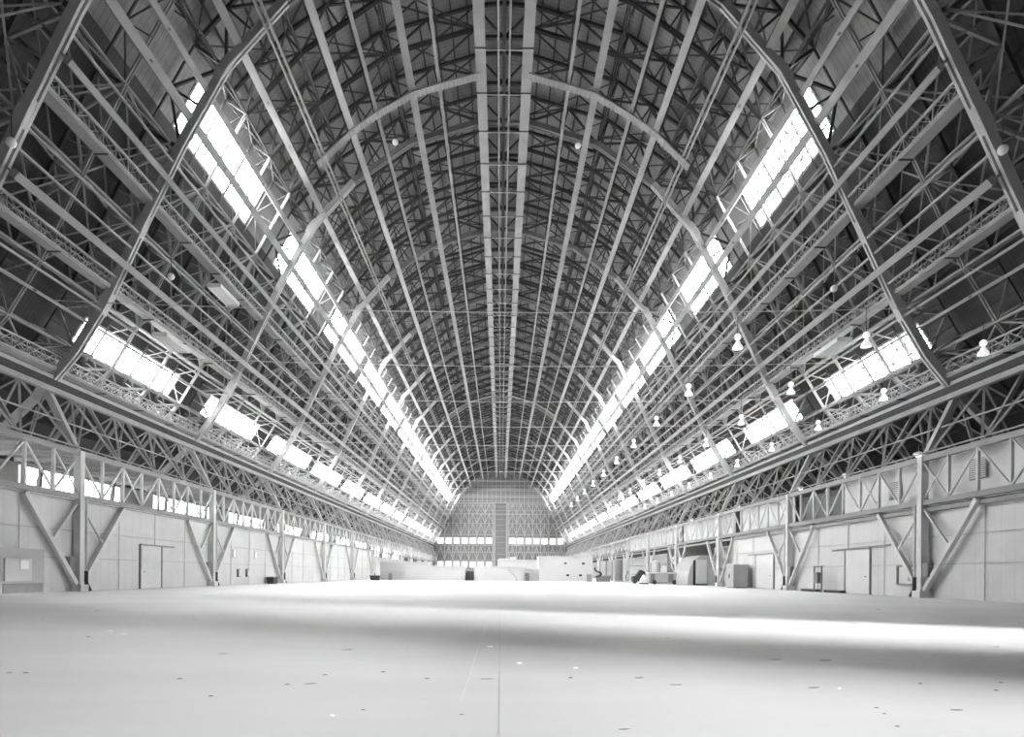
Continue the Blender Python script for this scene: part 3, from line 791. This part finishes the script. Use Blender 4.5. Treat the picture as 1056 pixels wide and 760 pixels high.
MB().bar((-0.9, -0.3, 2.6), (0.9, -0.3, 0.9), 0.5, 0.14).bar((0.9, -0.3, 0.9), (1.1, -0.3, 0), 0.5, 0.14).build('flight', M_MID, t)
MB().bar((-0.9, -0.55, 3.2), (0.9, -0.55, 1.6), 0.06).build('handrail', M_MID, t)
cabin('link_cabin', 6.4, 540, 558, 2.8, 6, 'narrow white link cabin with a grey door left of the two-storey cabin', (), ((543.8, 0.9, 1.9, M_MID),))
cabin('upper_cabin', 7.2, 513, 554, 5.2, 6, 'taller white cabin rising behind the centre cabin', (), ())
cabin('two_storey_cabin', 6.3, 556, 611, 5.6, 9, 'two-storey white cabin with small dark windows',
      ((585.5, 1.45, 0.7, 0.45), (598.5, 1.45, 0.7, 0.45), (601.5, 4.1, 0.7, 0.45), (583, 4.15, 0.6, 0.4)), ((607.5, 1.1, 1.7, M_MID),))
for i, (x, w_) in enumerate(((521, 3.6), (529, 1.6))):
    t = thing('rooftop_duct', 'grey duct lying on the roof of the taller cabin, %s' % ('longer one' if i == 0 else 'shorter raised one'), 'duct', (px(x, 7.2), 7.3 * S, 5.35))
    MB().box((-w_ / 2, -0.5, 0), (w_ / 2, 0.5, 0.35 + 0.4 * i)).build('casing', M_POST, t); MB().box((-w_ / 2 - 0.05, -0.55, 0.1), (-w_ / 2 + 0.15, 0.55, 0.3)).build('flange', M_MID, t)
cabin('site_hut', 7.6, 392, 442, 4.6, 5, 'tall pale hut half hidden behind the low and long cabins on the left', (), ())
# ------------------------------------------------------------------ far end wall with its big doors
struct(MB().prism([(s_, YEND, z_) for s_, z_ in [(-43, 0)] + [(-x, z) for x, z in reversed(ROOF0[1:])] + [(x, z) for x, z in ROOF0] + [(43, 0)]], (0, 0.4, 0)).build('wall_far', M_END))
t = thing('door_pier', 'dark vertical pier in the middle of the far end wall', 'pier', (0, YEND, 0))
MB().box((-3.0, -1.6, 0), (3.0, -0.05, 38.5)).build('pier_face', M_PIER, t)
r = MB()
for z in range(3, 38, 3): r.box((-3.1, -1.64, z), (3.1, -1.6, z + 0.1))
for xx in (-3.1, 3.1): r.box((xx - 0.25, -1.8, 0), (xx + 0.25, -1.5, 38.5))
r.build('pier_frame', M_ENDBR, t)
t = thing('door_header', 'pale horizontal header girder across the far end wall', 'header', (0, YEND, 0))
h = MB().box((-24, -2.2, 38.5), (24, -0.4, 45)); h.build('girder_face', M_MID, t)
b = MB()
for z in (38.5, 41.5, 45): b.bar((-25, -2.3, z), (25, -2.3, z), 0.4)
for i in range(-10, 11): b.bar((i * 2.4, -2.3, 38.5), (i * 2.4, -2.3, 52.5 - abs(i) * 0.35), 0.3)
for z in (47.5, 50): b.bar((-14 if z > 49 else -18, -2.3, z), (14 if z > 49 else 18, -2.3, z), 0.3)
b.build('frame_bars', M_ENDBR, t)
for s in (-1, 1):
    side = 'left' if s < 0 else 'right'
    t = thing('hangar_door', 'huge trussed door leaf on the %s half of the far end wall' % side, 'door', (0, YEND, 0))
    f = MB(); g = MB()
    def wid(z):
        for (x0, z0), (x1, z1) in zip(ROOF0, ROOF0[1:]):
            if z1 <= z <= z0: return x0 + (x1 - x0) * (z - z0) / (z1 - z0) - 1.0
        return 40
    for i in range(9):
        x = 4 + i * 4.2; zt = 38
        while zt > 2 and wid(zt) < x: zt -= 0.5
        f.bar((s * x, -1.3, 0), (s * x, -1.3, zt), 0.4)
    for z in (4.5, 9, 13, 16.5, 22, 28, 33, 38): f.bar((s * 3.2, -1.3, z), (s * min(wid(z), 38), -1.3, z), 0.35)
    for z0, z1 in ((9, 16), (22, 28), (28, 33), (33, 38)):
        for i in range(8):
            x = 4 + i * 4.2
            if wid(z1) < x + 4.2: continue
            g.bar((s * x, -1.3, z0), (s * (x + 2.1), -1.3, z1), 0.42); g.bar((s * (x + 2.1), -1.3, z1), (s * (x + 4.2), -1.3, z0), 0.42)
            g.bar((s * (x + 2.1), -1.3, z1), (s * (x + 2.1), -1.3, z0), 0.22)
    f.build('frame_grid', M_ENDBR, t); g.build('lattice_bracing', M_ENDBR, t)
    for z0, z1 in ((17.2, 20.6), (4.8, 8.2)):
        for i in range(7):
            x = 4.3 + i * 4.2; wn += 1
            fr = MB()
            for zz in (z0, z1): fr.bar((s * x, -0.9, zz), (s * (x + 3.6), -0.9, zz), 0.3)
            for xx in (x, x + 3.6): fr.bar((s * xx, -0.9, z0), (s * xx, -0.9, z1), 0.6)
            fo = struct(fr.build('window_%d' % wn, M_FRAME)); MB().box((s * x, YEND - 0.6, z0), (s * (x + 3.6), YEND - 0.5, z1)).build('pane', M_PANE_E, fo)
            fo.location = (0, YEND, 0); fo.children[0].location = (0, -YEND, 0)
# near end wall, behind the camera
struct(MB().prism([(s_, -30, z_) for s_, z_ in [(-43, 0)] + [(-x, z) for x, z in reversed(ROOF0[1:])] + [(x, z) for x, z in ROOF0] + [(43, 0)]], (0, -0.4, 0)).build('wall_near', M_NEAR))

# ------------------------------------------------------------------ scraps on the floor
rnd = random.Random(4)
def floor_pt(x, y):
    d = (y - (592 + (x - 516) * 0.0073)); n = H0 / (d * S / 700) / 1.0
    Y = H0 * 700 / d; return ((x - 516) * Y / 700, Y)
SCR = [(45, 640, 1), (102, 630, 1), (115, 651, 1), (128, 654, 1), (160, 643, 1), (10, 694, 0), (27, 694, 0), (92, 657, 0), (230, 674, 2), (336, 696, 0), (320, 705, 2),
       (297, 706, 0), (396, 693, 0), (441, 700, 0), (218, 718, 0), (375, 732, 0), (343, 738, 1), (477, 737, 0), (503, 700, 2), (505, 667, 1), (186, 700, 0), (360, 670, 2),
       (593, 689, 1), (536, 684, 1), (690, 658, 1), (882, 645, 1), (1030, 667, 1), (965, 677, 1), (866, 710, 1), (840, 709, 2), (852, 681, 2), (905, 730, 0), (913, 736, 0),
       (926, 749, 0), (950, 705, 0), (1033, 704, 0), (1028, 712, 0), (698, 706, 2), (660, 699, 2), (589, 699, 0), (644, 752, 2), (907, 629, 1), (800, 680, 2), (988, 732, 2)]
used = {}
for i, (x, y, kind) in enumerate(SCR):
    X, Y = floor_pt(x, y); s_ = 0.0012 * Y * (3.2 if kind == 1 else 2.4 if kind == 0 else 5)
    a = rnd.uniform(0, 3.1); m_ = MB(); k = rnd.randint(5, 7)
    hgt = s_ * (0.35 if kind == 1 else 0.25 if kind == 0 else 0.04)
    pts = []
    for q in range(k):
        an = 2 * math.pi * q / k; rr = s_ * rnd.uniform(0.6, 1.1)
        ex = rr * math.cos(an) * (1.6 if kind != 2 else 2.2); ey = rr * math.sin(an)
        pts.append((ex * math.cos(a * 0.2) - ey * math.sin(a * 0.2), ex * math.sin(a * 0.2) + ey * math.cos(a * 0.2), 0.0))
    b = len(m_.v); m_.v += pts + [(p[0] * 0.6, p[1] * 0.6, hgt * rnd.uniform(0.5, 1.2)) for p in pts]
    m_.f.append(tuple(reversed(range(k)))); m_.f.append(tuple(range(k, 2 * k)))
    for q in range(k): m_.f.append((q, (q + 1) % k, k + (q + 1) % k, k + q))
    nm = ('debris_chip', 'paper_scrap', 'floor_stain')[kind]
    o = m_.build(nm, (M_CHIP, M_PAPER, M_MID)[kind]); o.location = (X, Y, 0.001)
    zone = ('left' if x < 300 else 'centre left' if x < 516 else 'centre right' if x < 780 else 'right')
    dist = 'near' if y > 700 else 'middle distance' if y > 665 else 'far'
    key = (kind, zone, dist)
    adj = ('small dark chip', 'crumpled white paper scrap', 'flat grey oil patch')[kind]
    tag(o, '%s on the open floor, %s, %s part of the picture' % (adj, dist, zone), ('chip', 'paper', 'patch')[kind], '%s on the %s %s floor' % (('dark chips', 'paper scraps', 'grey patches')[kind], dist, zone))

# ------------------------------------------------------------------ light
w = bpy.data.worlds.new('World'); scene.world = w; w.use_nodes = True
bg = w.node_tree.nodes['Background']; bg.inputs['Color'].default_value = (1, 1, 1, 1); bg.inputs['Strength'].default_value = 1.2
sd = bpy.data.lights.new('sun', 'SUN'); sd.energy = 13; sd.angle = R_(6.5)
so = bpy.data.objects.new('sun', sd); COL.objects.link(so)
el = R_(7.2); d = Vector((-0.88 * math.cos(el), 0.475 * math.cos(el), -math.sin(el)))
so.rotation_euler = d.to_track_quat('-Z', 'Y').to_euler()

# ------------------------------------------------------------------ camera
cd = bpy.data.cameras.new('camera'); cam = bpy.data.objects.new('camera', cd); COL.objects.link(cam)
cam.location = (0.0, 0.0, H0); cam.rotation_euler = (R_(90), R_(-0.42), 0)
cd.sensor_fit = 'HORIZONTAL'; cd.sensor_width = 36; cd.lens = 36 * 700 / 1056
cd.shift_x = 12 / 1056; cd.shift_y = 212 / 1056; cd.clip_start = 0.1; cd.clip_end = 1000
scene.camera = cam
vs = scene.view_settings
vs.view_transform = 'Standard'; vs.look = 'None'; vs.gamma = 1; vs.use_curve_mapping = False; vs.exposure = 0.9
